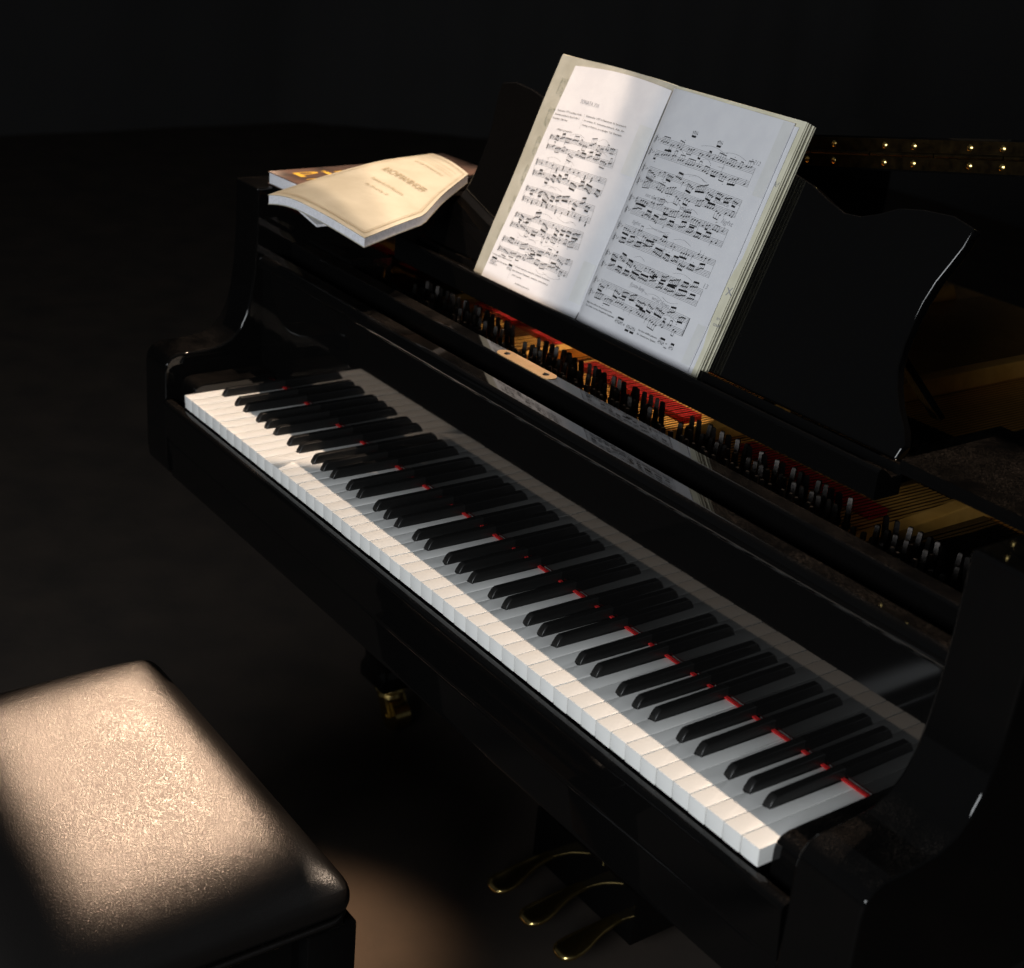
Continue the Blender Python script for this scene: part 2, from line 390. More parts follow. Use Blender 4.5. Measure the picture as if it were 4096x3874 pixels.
# ---- iron plate, pin field, strings
bm = bmesh.new(); add_box(bm, -0.049, 1.269, 0.2265, 1.45, 0.060, 0.085)
link('iron_plate', tomesh('iron_plate', bm), piano, GOLD)
for x in (0.292, 0.628, 0.957, 1.135):
    pr = [(0.325, 0.086), (0.335, 0.104), (0.50, 0.110), (0.60, 0.116), (1.35, 0.116), (1.37, 0.086)]
    extrude_x('plate_strut', pr, x-0.011, x+0.011, GOLD, piano, bw=0.003, seg=2)
box('bass_shade_filler', -0.048, 0.082, 0.2270, 0.2965, 0.150, 0.2040, LACQ, piano, 0.002)  # black box added to keep the bass interior dark
box('treble_shade_panel', 0.965, 1.267, 0.3200, 0.600, 0.0862, 0.0945, LACQ, piano, 0.001)  # black sheet added over the gold plate, standing in for shade
box('pin_shade_panel', -0.047, 1.267, 0.227, 0.318, 0.0865, 0.0935, LACQ, piano, 0.002)  # added black panel in place of the shade behind the rail
for fx0, fx1, fy in ((0.02, 0.27, 0.500), (0.330, 0.565, 0.474), (0.668, 0.90, 0.474)):
    box('string_felt', fx0, fx1, fy, fy+0.032, 0.0862, 0.0935, FELT, piano, 0.002)
def pin_mesh():
    bm = bmesh.new()
    lathe(bm, (0, 0, 0), [(0.0038, 0.0), (0.0038, 0.030), (0.0036, 0.0335)], 10)
    # squared, tapering head
    A = [bm.verts.new((sx*0.0031, sy*0.0031, 0.0330)) for sx, sy in ((-1,-1),(1,-1),(1,1),(-1,1))]
    B = [bm.verts.new((sx*0.0026, sy*0.0026, 0.0520)) for sx, sy in ((-1,-1),(1,-1),(1,1),(-1,1))]
    C = [bm.verts.new((sx*0.0016, sy*0.0016, 0.0532)) for sx, sy in ((-1,-1),(1,-1),(1,1),(-1,1))]
    for P, Q in ((A, B), (B, C)):
        for i in range(4): bm.faces.new((P[i], P[(i+1) % 4], Q[(i+1) % 4], Q[i]))
    bm.faces.new(C)
    for k in range(3):                                   # three turns of wire
        z = 0.015+k*0.0024
        lathe(bm, (0, 0, z), [(0.0036, 0.0), (0.0052, 0.0004), (0.0055, 0.0012), (0.0052, 0.0020), (0.0036, 0.0024)], 10)
    return tomesh('tuning_pin', bm, 40)
pm = pin_mesh(); pm.materials.append(STEEL)
sb = bmesh.new()
secs = [(0.020, 0.270, 19), (0.318, 0.608, 22), (0.652, 0.936, 21), (0.980, 1.118, 10), (1.152, 1.25, 7)]
def add_wire(bm, p, q, r=0.0006, n=5):
    p, q = Vector(p), Vector(q); d = (q-p).normalized(); a = d.orthogonal().normalized(); b = d.cross(a)
    A = [bm.verts.new(p+(a*math.cos(2*math.pi*i/n)+b*math.sin(2*math.pi*i/n))*r) for i in range(n)]
    B = [bm.verts.new(q+(a*math.cos(2*math.pi*i/n)+b*math.sin(2*math.pi*i/n))*r) for i in range(n)]
    for i in range(n): bm.faces.new((A[i], A[(i+1) % n], B[(i+1) % n], B[i]))
for x0, x1, n in secs:
    for i in range(n):
        for row in range(3):
            x = x0+(x1-x0)*(i+0.25+(0.5 if row == 1 else 0.0))/n; y = 0.342+row*0.030
            o = link('tuning_pin', pm, piano); o.location = (x, y, 0.0855)
            o.rotation_euler = (R(-7)+rnd.uniform(-0.03, 0.03), rnd.uniform(-0.03, 0.03), rnd.uniform(0, 1.5))
            add_wire(sb, (x+0.0048, y, 0.103), (x+0.003, 0.62, 0.0985), 0.0006); add_wire(sb, (x+0.003, 0.62, 0.0985), (x+0.02, 1.40, 0.101), 0.0006)
so = link('strings', tomesh('strings', sb, 60), piano, COPPER); so['kind'] = 'stuff'

# ---- music desk: ledge, slide rails and lyre-shaped leaning panel
LEAN = R(22.5)
PO = Vector((0, 0.325, 0.228)); PE = Vector((0, math.sin(LEAN), math.cos(LEAN))); PN = Vector((0, -math.cos(LEAN), math.sin(LEAN)))
def page(x, h, off=0.0): return Vector((x, 0, 0)) + PO + PE*h + PN*off
lg = [(0.3000, 0.2035), (0.2975, 0.2065), (0.2975, 0.2345), (0.2990, 0.2378), (0.3015, 0.2390), (0.3060, 0.2370), (0.3110, 0.2345), (0.3200, 0.2262), (0.3330, 0.2262), (0.3370, 0.2350), (0.3370, 0.2035)]
ledge = extrude_x('desk_ledge', lg, PC-0.475, PC+0.475, LACQ, piano, smooth=40)
for sx_ in (PC-0.45, PC+0.40):
    box('slide_rail', sx_, sx_+0.05, 0.338, 0.60, 0.196, 0.2095, LACQ, piano, 0.002)
half = [(0.463, 0.012), (0.466, 0.030), (0.457, 0.046), (0.440, 0.064), (0.426, 0.084), (0.416, 0.104), (0.412, 0.126), (0.411, 0.150), (0.412, 0.176), (0.416, 0.200), (0.423, 0.222), (0.429, 0.242), (0.4315, 0.2645)]
top = [(0.400, 0.2650), (0.360, 0.2620), (0.330, 0.2560), (0.305, 0.2430), (0.285, 0.2350), (0.262, 0.2330), (0.235, 0.2400), (0.200, 0.2520), (0.150, 0.2620), (0.080, 0.2680), (0.0, 0.2700)]
DC = PC-0.0125
outl = half+[(x, h+0.006) for x, h in top]; outl = [(DC+x, h) for x, h in outl]+[(DC-x, h) for x, h in outl[-2::-1]]
bm = bmesh.new()
A = [bm.verts.new(page(x, h, -0.0235)) for x, h in outl]; B = [bm.verts.new(page(x, h, -0.0385)) for x, h in outl]; n = len(outl)
bm.faces.new(A); bm.faces.new(B[::-1])
for i in range(n): bm.faces.new((A[i], B[i], B[(i+1) % n], A[(i+1) % n]))
bmesh.ops.recalc_face_normals(bm, faces=bm.faces)
bevel(bm, 0.0025, 3, ang=60)
wn(link('music_desk', tomesh('music_desk', bm, 35), piano, LACQ))
for sx_ in (PC-0.36, PC+0.345):
    extrude_x('desk_prop', [(0.405, 0.338), (0.412, 0.345), (0.548, 0.214), (0.540, 0.2098)], sx_, sx_+0.015, LACQ, piano, bw=0.001)
box('side_shelf', -0.049, 0.078, 0.215, 0.520, 0.2745, 0.2885, LACQ, piano, 0.003)
box('side_shelf', 1.060, 1.269, 0.300, 0.600, 0.2445, 0.2585, LACQ, piano, 0.003)
dm = bmesh.new(); add_box(dm, -0.0048, 0.0048, 0.0, 0.050, 0.0, 0.055); bevel(dm, 0.001, 1); dme = tomesh('damper', dm); dme.materials.append(LACQ)
for x0, x1, n_ in ((0.025, 0.275, 20), (0.318, 0.604, 24), (0.654, 0.932, 23)):
    for i in range(n_):
        o = link('damper', dme, piano); o.location = (x0+(x1-x0)*(i+0.5)/n_, 0.580+rnd.uniform(-0.0005, 0.0005), 0.1055)

# ---- lid propped a little, its front flap folded back, with the long hinge between them
lid_ang = math.atan(0.182); LX, LZ, LY = -0.128, 0.300, 0.635
def lid_part(name, y0, y1, z0, z1, x1=1.475):
    bm = bmesh.new(); add_box(bm, 0, x1, y0, y1, z0, z1); bevel(bm, 0.004, 3)
    o = link(name, tomesh(name, bm, 40), piano, LACQ); o.location = (LX, 0, LZ); o.rotation_euler = (0, -lid_ang, 0); return wn(o)
lid_part('lid', LY, 1.56, 0.000, 0.0195); lid_part('lid_flap', LY+0.001, LY+0.46, 0.0225, 0.0420)
hm = bmesh.new()
add_box(hm, 0.01, 1.465, LY-0.0022, LY-0.0002, 0.0025, 0.0185); add_box(hm, 0.01, 1.465, LY-0.0020, LY+0.0004, 0.0235, 0.0395)
hinge = link('piano_hinge', tomesh('piano_hinge', hm), piano, BRONZE); hinge.location = (LX, 0, LZ); hinge.rotation_euler = (0, -lid_ang, 0)
hinge['label'] = 'long brass hinge with two rows of screws'
km = bmesh.new(); add_cyl(km, (0, 0, 0), 0.0030, 0.0985, 10, 'x'); kme = tomesh('knuckle', km, 40); kme.materials.append(BRONZE)
sm = bmesh.new(); lathe(sm, (0, 0, 0), [(0.0046, 0.0), (0.0044, 0.0010), (0.0028, 0.0022), (0.0, 0.0027)], 14); sme = tomesh('hinge_screw', sm, 40); sme.materials.append(BRASS)
x = 0.012; i = 0
while x < 1.44:
    o = link('knuckle', kme, hinge); o.location = (x, LY-0.0030, 0.0210); x += 0.1005
x = 0.05
while x < 1.45:
    for z in (0.0105, 0.0315):
        o = link('screw', sme, hinge); o.location = (x+(0.0 if i % 2 else 0.006), LY-0.0020, z); o.rotation_euler = (R(90), 0, 0)
    x += (0.052, 0.078)[i % 2]; i += 1

# ---- pedal lyre, pedals, legs
lyre = link('pedal_lyre', None, piano)
box('lyre_box', PC-0.125, PC+0.120, 0.395, 0.520, -0.690, -0.598, LACQ, lyre, 0.006, 3)
for sx_ in (-0.075, 0.045):
    box('lyre_post', PC+sx_, PC+sx_+0.030, 0.440, 0.475, -0.599, -0.149, LACQ, lyre, 0.004)
bm = bmesh.new(); add_cyl(bm, (PC+0.010, 0.425, -0.600), 0.004, 0.45, 12)
link('pedal_rod', tomesh('pedal_rod', bm, 40), lyre, BRASS)
def pedal_mesh():
    bm = bmesh.new(); rings = []
    S = [(0.420, -0.664, 0.0090, 0.0050), (0.405, -0.664, 0.0092, 0.0050), (0.385, -0.6645, 0.0098, 0.0050), (0.362, -0.667, 0.0118, 0.0050), (0.345, -0.6715, 0.0150, 0.0052), (0.330, -0.6765, 0.0190, 0.0056), (0.315, -0.6800, 0.0215, 0.0060), (0.302, -0.6818, 0.0215, 0.0060), (0.292, -0.6830, 0.0190, 0.0054), (0.2855, -0.6842, 0.0130, 0.0040), (0.2835, -0.6850, 0.0050, 0.0018)]
    n = 14
    for y, z, w, t in S:
        rings.append([bm.verts.new((w*math.copysign(abs(math.cos(a))**0.55, math.cos(a)), y, z+t*math.copysign(abs(math.sin(a))**0.75, math.sin(a)))) for a in [2*math.pi*i/n for i in range(n)]])
    for A, B in zip(rings, rings[1:]):
        for i in range(n): bm.faces.new((A[i], A[(i+1) % n], B[(i+1) % n], B[i]))
    bm.faces.new(rings[0]); bm.faces.new(rings[-1][::-1])
    return tomesh('pedal', bm, 60)
pmh = pedal_mesh(); pmh.materials.append(BRASS)
for dx in (-0.083, 0.002, 0.087):
    o = link('pedal', pmh, lyre); o.location = (PC+dx, 0, 0)
def leg(cx, cy):
    bm = bmesh.new(); rings = []
    for z, w in ((-0.149, 0.062), (-0.20, 0.062), (-0.215, 0.050), (-0.235, 0.056), (-0.60, 0.036), (-0.615, 0.042), (-0.640, 0.042), (-0.645, 0.034)):
        rings.append([bm.verts.new((cx+a*w, cy+b*w, z)) for a, b in ((-1,-1),(1,-1),(1,1),(-1,1))])
    for A, B in zip(rings, rings[1:]):
        for i in range(4): bm.faces.new((A[i], A[(i+1) % 4], B[(i+1) % 4], B[i]))
    bm.faces.new(rings[0]); bm.faces.new(rings[-1][::-1]); bmesh.ops.recalc_face_normals(bm, faces=bm.faces); bevel(bm, 0.003, 2)
    lo = link('leg', tomesh('leg', bm, 35), piano, LACQ)
    bm = bmesh.new()
    lathe(bm, (cx, cy, 0), [(0.0, -0.645), (0.030, -0.646), (0.033, -0.652), (0.027, -0.658), (0.021, -0.664), (0.024, -0.670), (0.0, -0.672)], 22)
    for s in (-1, 1):
        vs = [bm.verts.new(p) for p in ((cx-0.012, cy+s*0.017, -0.668), (cx+0.016, cy+s*0.017, -0.668), (cx+0.034, cy+s*0.017, -0.700), (cx+0.018, cy+s*0.017, -0.712))]
        f = bm.faces.new(vs); r = bmesh.ops.extrude_face_region(bm, geom=[f]); bmesh.ops.translate(bm, vec=(0, s*0.005, 0), verts=[v for v in r['geom'] if isinstance(v, bmesh.types.BMVert)])
    add_cyl(bm, (cx+0.024, cy-0.024, -0.702), 0.006, 0.048, 12, 'y')
    link('brass_castor', tomesh('brass_castor', bm, 40), lo, BRASS)
    bm = bmesh.new(); add_cyl(bm, (cx+0.024, cy-0.0155, -0.702), 0.0280, 0.031, 26, 'y'); bevel(bm, 0.004, 2, ang=60)
    link('castor_wheel', tomesh('castor_wheel', bm, 40), lo, BRASS)
leg(-0.055, 0.425); leg(1.235, 0.425)

# ------------------------------------------------------------------ open score on the music desk
score = thing('open_score', 'thick open music score with photocopied pages standing on the music desk', 'sheet music')
XG = 0.4848                                                    # gutter
def lift_left(x, h):
    t = max(0.0, min(1.0, (XG-x)/0.21))
    dip = -0.009*math.exp(-((XG-x)/0.013))
    return dip + 0.0030*math.sin(math.pi*min(1, t*1.05)) - 0.0025*t*t + 0.0006*math.sin(h*31+x*25)
def lift_right(x, h):
    return -0.009*math.exp(-((x-XG)/0.011)) + 0.0005*math.sin(x*40+h*18) - 0.0014*max(0, (x-0.66)/0.05)**2*(0.6+0.4*math.sin(h*12))
def sheet(name, xl0, xl1, xr0, xr1, h0, h1, lift, off, material, parent, nx=28, nh=26, thick=0.0008, hcurve=None):
    """xl0/xl1: left edge x at bottom / top, xr0/xr1 likewise"""
    bm = bmesh.new(); g = []
    for layer in (0, -thick):
        rows = []
        for j in range(nh+1):
            t = j/nh; row = []
            for i in range(nx+1):
                s = i/nx; x = (xl0+(xl1-xl0)*t)*(1-s)+(xr0+(xr1-xr0)*t)*s
                h = h0(s)+(h1(s)-h0(s))*t
                row.append(bm.verts.new(page(x, h, off+lift(x, h)+layer)))
            rows.append(row)
        g.append(rows)
    for L, rows in enumerate(g):
        for j in range(nh):
            for i in range(nx):
                q = (rows[j][i], rows[j][i+1], rows[j+1][i+1], rows[j+1][i]); bm.faces.new(q if L == 0 else q[::-1])
    A, B = g
    for i in range(nx):
        bm.faces.new((A[0][i], B[0][i], B[0][i+1], A[0][i+1])); bm.faces.new((A[nh][i+1], B[nh][i+1], B[nh][i], A[nh][i]))
    for j in range(nh):
        bm.faces.new((A[j+1][0], B[j+1][0], B[j][0], A[j][0])); bm.faces.new((A[j][nx], B[j][nx], B[j+1][nx], A[j+1][nx]))
    return link(name, tomesh(name, bm, 60), parent, material)
C = lambda v: (lambda s: v)
# the old book behind the photocopies
old_left = sheet('old_left_page', 0.2475, 0.2480, XG, XG, C(0.0003), lambda s: 0.3225+0.0015*math.sin(s*3.1), lift_left, -0.0042, OLDPAGE, score, thick=0.0022)
bm = bmesh.new()                                               # right hand block of pages, leaves stepping along the fore edge
prof = [(XG+0.001, -0.0105), (XG+0.006, -0.0065), (XG+0.020, -0.0035), (0.52, -0.0030), (0.60, -0.0028), (0.7205, -0.0030)]
nl = 9
for k in range(nl):
    t = (k+0.5)/nl; xx = 0.7225-0.0010*t+0.0012*math.sin(k*2.4); off = -0.0030-0.0195*t
    prof += [(xx+0.0007, off+0.0006), (xx+0.0007, off-0.0003), (xx-0.0002, off-0.0007)]
prof += [(0.7215, -0.0228), (XG, -0.0228)]
hs = [0.0003, 0.08, 0.16, 0.24, 0.3205]
rings = [[bm.verts.new(page(x, h+(0.0022*math.exp(-((x-XG)/0.03)) if h > 0.3 else 0), o)) for x, o in prof] for h in hs]
for A, B in zip(rings, rings[1:]):
    for i in range(len(prof)): bm.faces.new((A[i], A[(i+1) % len(prof)], B[(i+1) % len(prof)], B[i]))
bm.faces.new(rings[0][::-1]); bm.faces.new(rings[-1])
block = link('page_block', tomesh('page_block', bm), score, CREAM); block['label'] = 'thick cream block of pages under the right hand copy'
sheet('cover', 0.2455, 0.2460, XG, XG, C(0.0), lambda s: 0.3240, lift_left, -0.0068, CREAM, score, thick=0.0010)
sheet('under_sheet', XG+0.004, XG+0.004, 0.7160, 0.7165, C(0.0006), lambda s: 0.3120+0.002*(1-s), lift_right, -0.0012, PAPER, score, nx=20, thick=0.0004)
left = sheet('left_page', 0.2730, 0.2895, XG-0.0005, XG-0.0015, lambda s: -0.0012*(1-s)+0.0010, lambda s: 0.3118+0.0030*s+0.004*math.sin(s*3.14), lift_left, 0.0, PAPER, score)
right = sheet('right_page', XG+0.0012, XG+0.0012, 0.7112, 0.7100, C(0.0010), lambda s: 0.3180-0.0032*s, lift_right, 0.0006, PAPER, score)
# tape strips
def decal_quad(name, x0, x1, h0, h1, lift, off, material, parent, nx=6, nh=12):
    bm = bmesh.new(); rows = [[bm.verts.new(page(x0+(x1-x0)*i/nx, h0+(h1-h0)*j/nh, off+lift(x0+(x1-x0)*i/nx, h0+(h1-h0)*j/nh))) for i in range(nx+1)] for j in range(nh+1)]
    for j in range(nh):
        for i in range(nx): bm.faces.new((rows[j][i], rows[j][i+1], rows[j+1][i+1], rows[j+1][i]))
    return link(name, tomesh(name, bm, 60), parent, material)
decal_quad('tape', 0.4615, 0.4822, 0.196, 0.262, lift_left, 0.00025, TAPE, left)
decal_quad('tape', 0.4640, 0.4822, 0.020, 0.075, lift_left, 0.00025, TAPE, left)
decal_quad('tape', 0.6925, 0.7095, 0.222, 0.3135, lift_right, 0.00085, TAPE, right)
decal_quad('tape', 0.6960, 0.7098, 0.010, 0.060, lift_right, 0.00085, TAPE, right)

# ---- engraving: staves, notes, beams and slurs as printed shapes lying on the paper
class Print:
    def __init__(s, lift, off): s.v = []; s.f = []; s.lift = lift; s.off = off
    def poly(s, pts):
        b = len(s.v)
        for x, h in pts: s.v.append(page(x, h, s.off+s.lift(x, h)))
        s.f.append(tuple(range(b, b+len(pts))))
    def line(s, p, q, w, n=1):
        dx, dh = q[0]-p[0], q[1]-p[1]; L = math.hypot(dx, dh) or 1e-9; ox, oh = -dh/L*w/2, dx/L*w/2
        for i in range(n):
            a = (p[0]+dx*i/n, p[1]+dh*i/n); c = (p[0]+dx*(i+1)/n, p[1]+dh*(i+1)/n)
            s.poly([(a[0]-ox, a[1]-oh), (c[0]-ox, c[1]-oh), (c[0]+ox, c[1]+oh), (a[0]+ox, a[1]+oh)])
    def build(s, name, material, parent):
        me = bpy.data.meshes.new(name); me.from_pydata([tuple(v) for v in s.v], [], s.f); me.update()
        return link(name, me, parent, material)

def system(pr, quad, seed, style, end=False):
    """one two-stave system; quad = tl, bl, tr, br in page coordinates"""
    rr = random.Random(seed); tl, bl, tr, br = quad
    def Q(s, t):
        a = (tl[0]+(bl[0]-tl[0])*t, tl[1]+(bl[1]-tl[1])*t); b = (tr[0]+(br[0]-tr[0])*t, tr[1]+(br[1]-tr[1])*t)
        return (a[0]+(b[0]-a[0])*s, a[1]+(b[1]-a[1])*s)
    W = tr[0]-tl[0]; H = (tl[1]-bl[1]+tr[1]-br[1])/2
    sp = 0.30/4                                            # staff space in t units
    def ln(s0, t0, s1, t1, w, n=1): pr.line(Q(s0, t0), Q(s1, t1), w, n)
    for base in (0.0, 0.70):
        for k in range(5): ln(0, base+k*sp, 1, base+k*sp, 0.00027, 10)
    def head(s, t, sz=1.0):
        x, h = Q(s, t); a, b = 0.00145*sz, 0.00108*sz
        pr.poly([(x+a*math.cos(q)+0.25*b*math.sin(q), h+b*math.sin(q)+0.3*a*math.cos(q)) for q in [math.pi*2*i/8 for i in range(8)]])
    bars = [0.0]+sorted([0.27+rr.uniform(-.03, .03), 0.52+rr.uniform(-.04, .04), 0.76+rr.uniform(-.03, .03)])+[1.0]
    if rr.random() < .4: bars.pop(2)
    for b in bars: ln(b, 0, b, 1, 0.00022)
    if end: ln(0.987, 0, 0.987, 1, 0.0002); ln(0.997, 0, 0.997, 1, 0.0009)
    for base in (0.0, 0.70):                                # clef and key signature
        for q in range(7): head(0.018+0.007*math.sin(q*1.9), base+0.02+q*0.045, 0.55)
        ln(0.018, base-0.10, 0.018, base+0.40, 0.0004)
        for q in range(3): head(0.042+q*0.012, base+0.08+0.05*((q*2) % 3), 0.45); ln(0.041+q*0.012, base+0.0+0.05*((q*2) % 3), 0.041+q*0.012, base+0.14+0.05*((q*2) % 3), 0.0002)
    for st, base in enumerate((0.0, 0.70)):
        mode = style[st]
        s = 0.095
        while s < 0.965:
            if mode == 'fast': n = rr.choice((4, 4, 6)); gap = 0.0155
            elif mode == 'mid': n = rr.choice((2, 3, 4)); gap = 0.022
            else: n = 1; gap = 0.055
            if mode != 'slow' and rr.random() < 0.15: n = 1
            if rr.random() < 0.07: s += 0.03; continue
            upw = rr.random() < 0.5 if mode != 'fast' else (st == 1) ^ (rr.random() < .15)
            c = base+0.15+rr.uniform(-0.10, 0.10); slope = rr.uniform(-0.05, 0.05)
            pos = []
            for q in range(n):
                if s+q*gap > 0.975: break
                c += slope+rr.uniform(-0.045, 0.045); c = max(base-0.12, min(base+0.42, c)); pos.append((s+q*gap, c))
            if not pos: break
            if upw: tt = min(p[1] for p in pos)-0.26
            else: tt = max(p[1] for p in pos)+0.26
            sd = (pos[-1][1]-pos[0][1])*0.4; mid = (pos[0][0]+pos[-1][0])/2; span = max(1e-3, pos[-1][0]-pos[0][0])
            def tip(x): return tt+sd*(x-mid)/span
            dx = 0.0055 if upw else -0.0055
            for p in pos:
                head(*p); ln(p[0]+dx, p[1], p[0]+dx, tip(p[0]), 0.00026)
                if mode == 'slow' and rr.random() < 0.35: head(p[0], p[1]+0.11); head(p[0], p[1]+0.19)
                if p[1] > base+0.36 or p[1] < base-0.06: ln(p[0]-0.010, p[1], p[0]+0.010, p[1], 0.00017)
                if rr.random() < 0.10: head(p[0], tip(p[0])+(-0.12 if upw else 0.12), 0.45)
            if len(pos) > 1:
                nb = 2 if mode == 'fast' or rr.random() < 0.3 else 1
                wd = 0.0011 if nb == 1 else 0.0024
                off = (0.04 if upw else -0.04)*(nb-1)
                ln(pos[0][0]+dx-0.001, tip(pos[0][0])+off, pos[-1][0]+dx+0.001, tip(pos[-1][0])+off, wd, 2)
            s += n*gap+(0.012 if n > 1 else rr.uniform(0.0, 0.035))+0.006
        k = 0                                               # slurs
        while k < 2:
            a = rr.uniform(0.1, 0.75); L = rr.uniform(0.09, 0.24); b0 = base+(-0.20 if st == 0 or rr.random() < .5 else 0.55); hh = -0.16 if b0 < base else 0.16
            P = [(a+L*i/10, b0+hh*math.sin(math.pi*i/10)) for i in range(11)]
            for p, q in zip(P, P[1:]): ln(p[0], p[1], q[0], q[1], 0.00021)
            k += 1
        for k in range(1):                                  # hairpins
            a = rr.uniform(0.12, 0.8); t = 0.50+rr.uniform(-.03, .03)
            if st == 0: ln(a, t, a+0.06, t-0.03, 0.00015); ln(a, t, a+0.06, t+0.03, 0.00015)

SYS_R = [((0.4945,0.2551),(0.4925,0.2308),(0.6811,0.2527),(0.6809,0.2292)), ((0.4930,0.2165),(0.4940,0.1915),(0.6821,0.2127),(0.6814,0.1907)),
         ((0.4925,0.1753),(0.4944,0.1530),(0.6803,0.1752),(0.6807,0.1532)), ((0.4925,0.1378),(0.4941,0.1146),(0.6814,0.1364),(0.6818,0.1143)),
         ((0.4925,0.0992),(0.4941,0.0778),(0.6817,0.0989),(0.6816,0.0774)), ((0.4925,0.0623),(0.4930,0.0386),(0.6814,0.0618),(0.6812,0.0384))]
ST_R = [('mid','mid'), ('fast','mid'), ('mid','fast'), ('mid','fast'), ('fast','fast'), ('fast','mid')]
SYS_L = [((0.2988,0.2141),(0.3003,0.1950),(0.4421,0.2227),(0.4454,0.1982)), ((0.2892,0.1769),(0.2926,0.1552),(0.4445,0.1828),(0.4454,0.1596)),
         ((0.2905,0.1385),(0.2926,0.1175),(0.4440,0.1450),(0.4468,0.1212)), ((0.2917,0.0999),(0.2898,0.0790),(0.4441,0.1082),(0.4470,0.0843)),
         ((0.2865,0.0627),(0.2850,0.0415),(0.4460,0.0685),(0.4464,0.0459))]
ST_L = [('mid','mid'), ('slow','fast'), ('fast','slow'), ('fast','mid'), ('mid','mid')]
for i, (q, st) in enumerate(zip(SYS_R, ST_R)):
    pr = Print(lift_right, 0.00095); system(pr, q, 40+i, st, end=(i == 5)); pr.build('staff_system', INK, right)
for i, (q, st) in enumerate(zip(SYS_L, ST_L)):
    pr = Print(lift_left, 0.00035); system(pr, q, 80+i, st); pr.build('staff_system', INK_L, left)
# small ossia fragments on the right page
def ossia(pr, x, h, w, beams, up_):
    for k in range(4): pr.line((x, h-k*0.0012), (x+w, h-k*0.0012), 0.00015)
    n = max(3, int(w/0.0022))
    for k in range(n):
        xx = x+w*(k+.5)/n; hh = h-0.0018+0.0012*math.sin(k*1.7)
        pr.poly([(xx+0.0008*math.cos(a), hh+0.0007*math.sin(a)) for a in [math.pi*i/3 for i in range(6)]])
        pr.line((xx, hh), (xx, h+(0.0036 if up_ else -0.0072)), 0.00016)
    for (a, b) in beams: pr.line((x+w*a, h+(0.0034 if up_ else -0.0070)), (x+w*b, h+(0.0034 if up_ else -0.0070)), 0.0026)
for args in ((0.5585, 0.2740, 0.0100, [(0.15, 0.85)], False), (0.6045, 0.2715, 0.0100, [(0.15, 0.85)], False), (0.5620, 0.0235, 0.0150, [(0.2, 0.95)], True),
             (0.5850, 0.0235, 0.0175, [(0.0, 0.4), (0.55, 0.95)], False), (0.6470, 0.0225, 0.0115, [(0.2, 0.95)], True), (0.6680, 0.0215, 0.0080, [(0.2, 0.9)], True)):
    pr = Print(lift_right, 0.00095); ossia(pr, *args); pr.build('ossia', INK, right)

def text(body, size, shear=0.0, bold=0.0):
    cu = bpy.data.curves.new('t', 'FONT'); cu.body = body; cu.size = size; cu.shear = shear; cu.offset = bold; cu.resolution_u = 2
    o = bpy.data.objects.new('t', cu); COL.objects.link(o)
    dg = bpy.context.evaluated_depsgraph_get(); dg.update()
    me = bpy.data.meshes.new_from_object(o.evaluated_get(dg)); bpy.data.objects.remove(o); bpy.data.curves.remove(cu)
    return me
def lay_text(name, items, fn, material, parent):
    """items: (string, size, u, v, angle, shear, width or None); fn maps (u,v) to a point"""
    for body, size, u, v, ang, shear, width in items:
        me = text(body, size, shear)
        xs = [p.co.x for p in me.vertices]; w = max(xs)-min(xs); k = (width/w) if width else 1.0
        ca, sa = math.cos(ang), math.sin(ang); x0 = min(xs)
        for p in me.vertices:
            X, Y = (p.co.x-x0)*k, p.co.y; p.co = fn(u+X*ca-Y*sa, v+X*sa+Y*ca)
        me.name = name; me.materials.clear(); me.update()
        link(name, me, parent, material)
fR = lambda off: (lambda x, h: page(x, h, off+lift_right(x, h)))
fL = lambda off: (lambda x, h: page(x, h, off+lift_left(x, h)))
lay_text('footnote_text', [('Begin the trill on the principal note.', 0.0032, 0.4990, 0.0280, 0, 0, 0.053), ('Der Triller mit der Hauptnote beginnen:', 0.0032, 0.4990, 0.0235, 0, 0, 0.060),
    ('b)', 0.0034, 0.5790, 0.0205, 0, 0, None), ('for less skillful players:', 0.0034, 0.6080, 0.0225, 0, 0, 0.036), ('für schwächere Spieler:', 0.0034, 0.6080, 0.0175, 0, 0, 0.037),
    ('or', 0.0032, 0.6610, 0.0215, 0, 0, None), ('oder', 0.0032, 0.6595, 0.0165, 0, 0, None), ('f', 0.0045, 0.545, 0.2000, 0, 0.4, None), ('p', 0.0045, 0.575, 0.1500, 0, 0.4, None), ('sf', 0.0045, 0.560, 0.0480, 0, 0.4, None), ('mp', 0.0045, 0.640, 0.0480, 0, 0.4, None)], fR(0.00095), INK, right)
lay_text('pencil_notes', [('3 212', 0.0075, 0.6690, 0.2570, -0.03, 0.2, None), ('Balance', 0.0072, 0.6390, 0.2000, -0.02, 0.2, 0.026), ('not too heavy', 0.0075, 0.5230, 0.1790, -0.02, 0.2, 0.040), ('shape', 0.0080, 0.5900, 0.1780, 0.02, 0.2, 0.020),
    ('light', 0.0085, 0.6640, 0.1800, -0.02, 0.2, 0.020), ('light', 0.0070, 0.5200, 0.1420, 0, 0.2, 0.016), ('from key', 0.0080, 0.5620, 0.0690, -0.03, 0.2, 0.028), ('wrist down', 0.0080, 0.6080, 0.0640, -0.06, 0.2, 0.034), ('13', 0.0085, 0.6800, 0.1010, 0, 0.1, None), ('Diligence', 0.0066, 0.5120, 0.1985, 0, 0.2, 0.026)], fR(0.00098), PENCIL, right)
fB = lambda x, h: page(x, h, -0.0024)
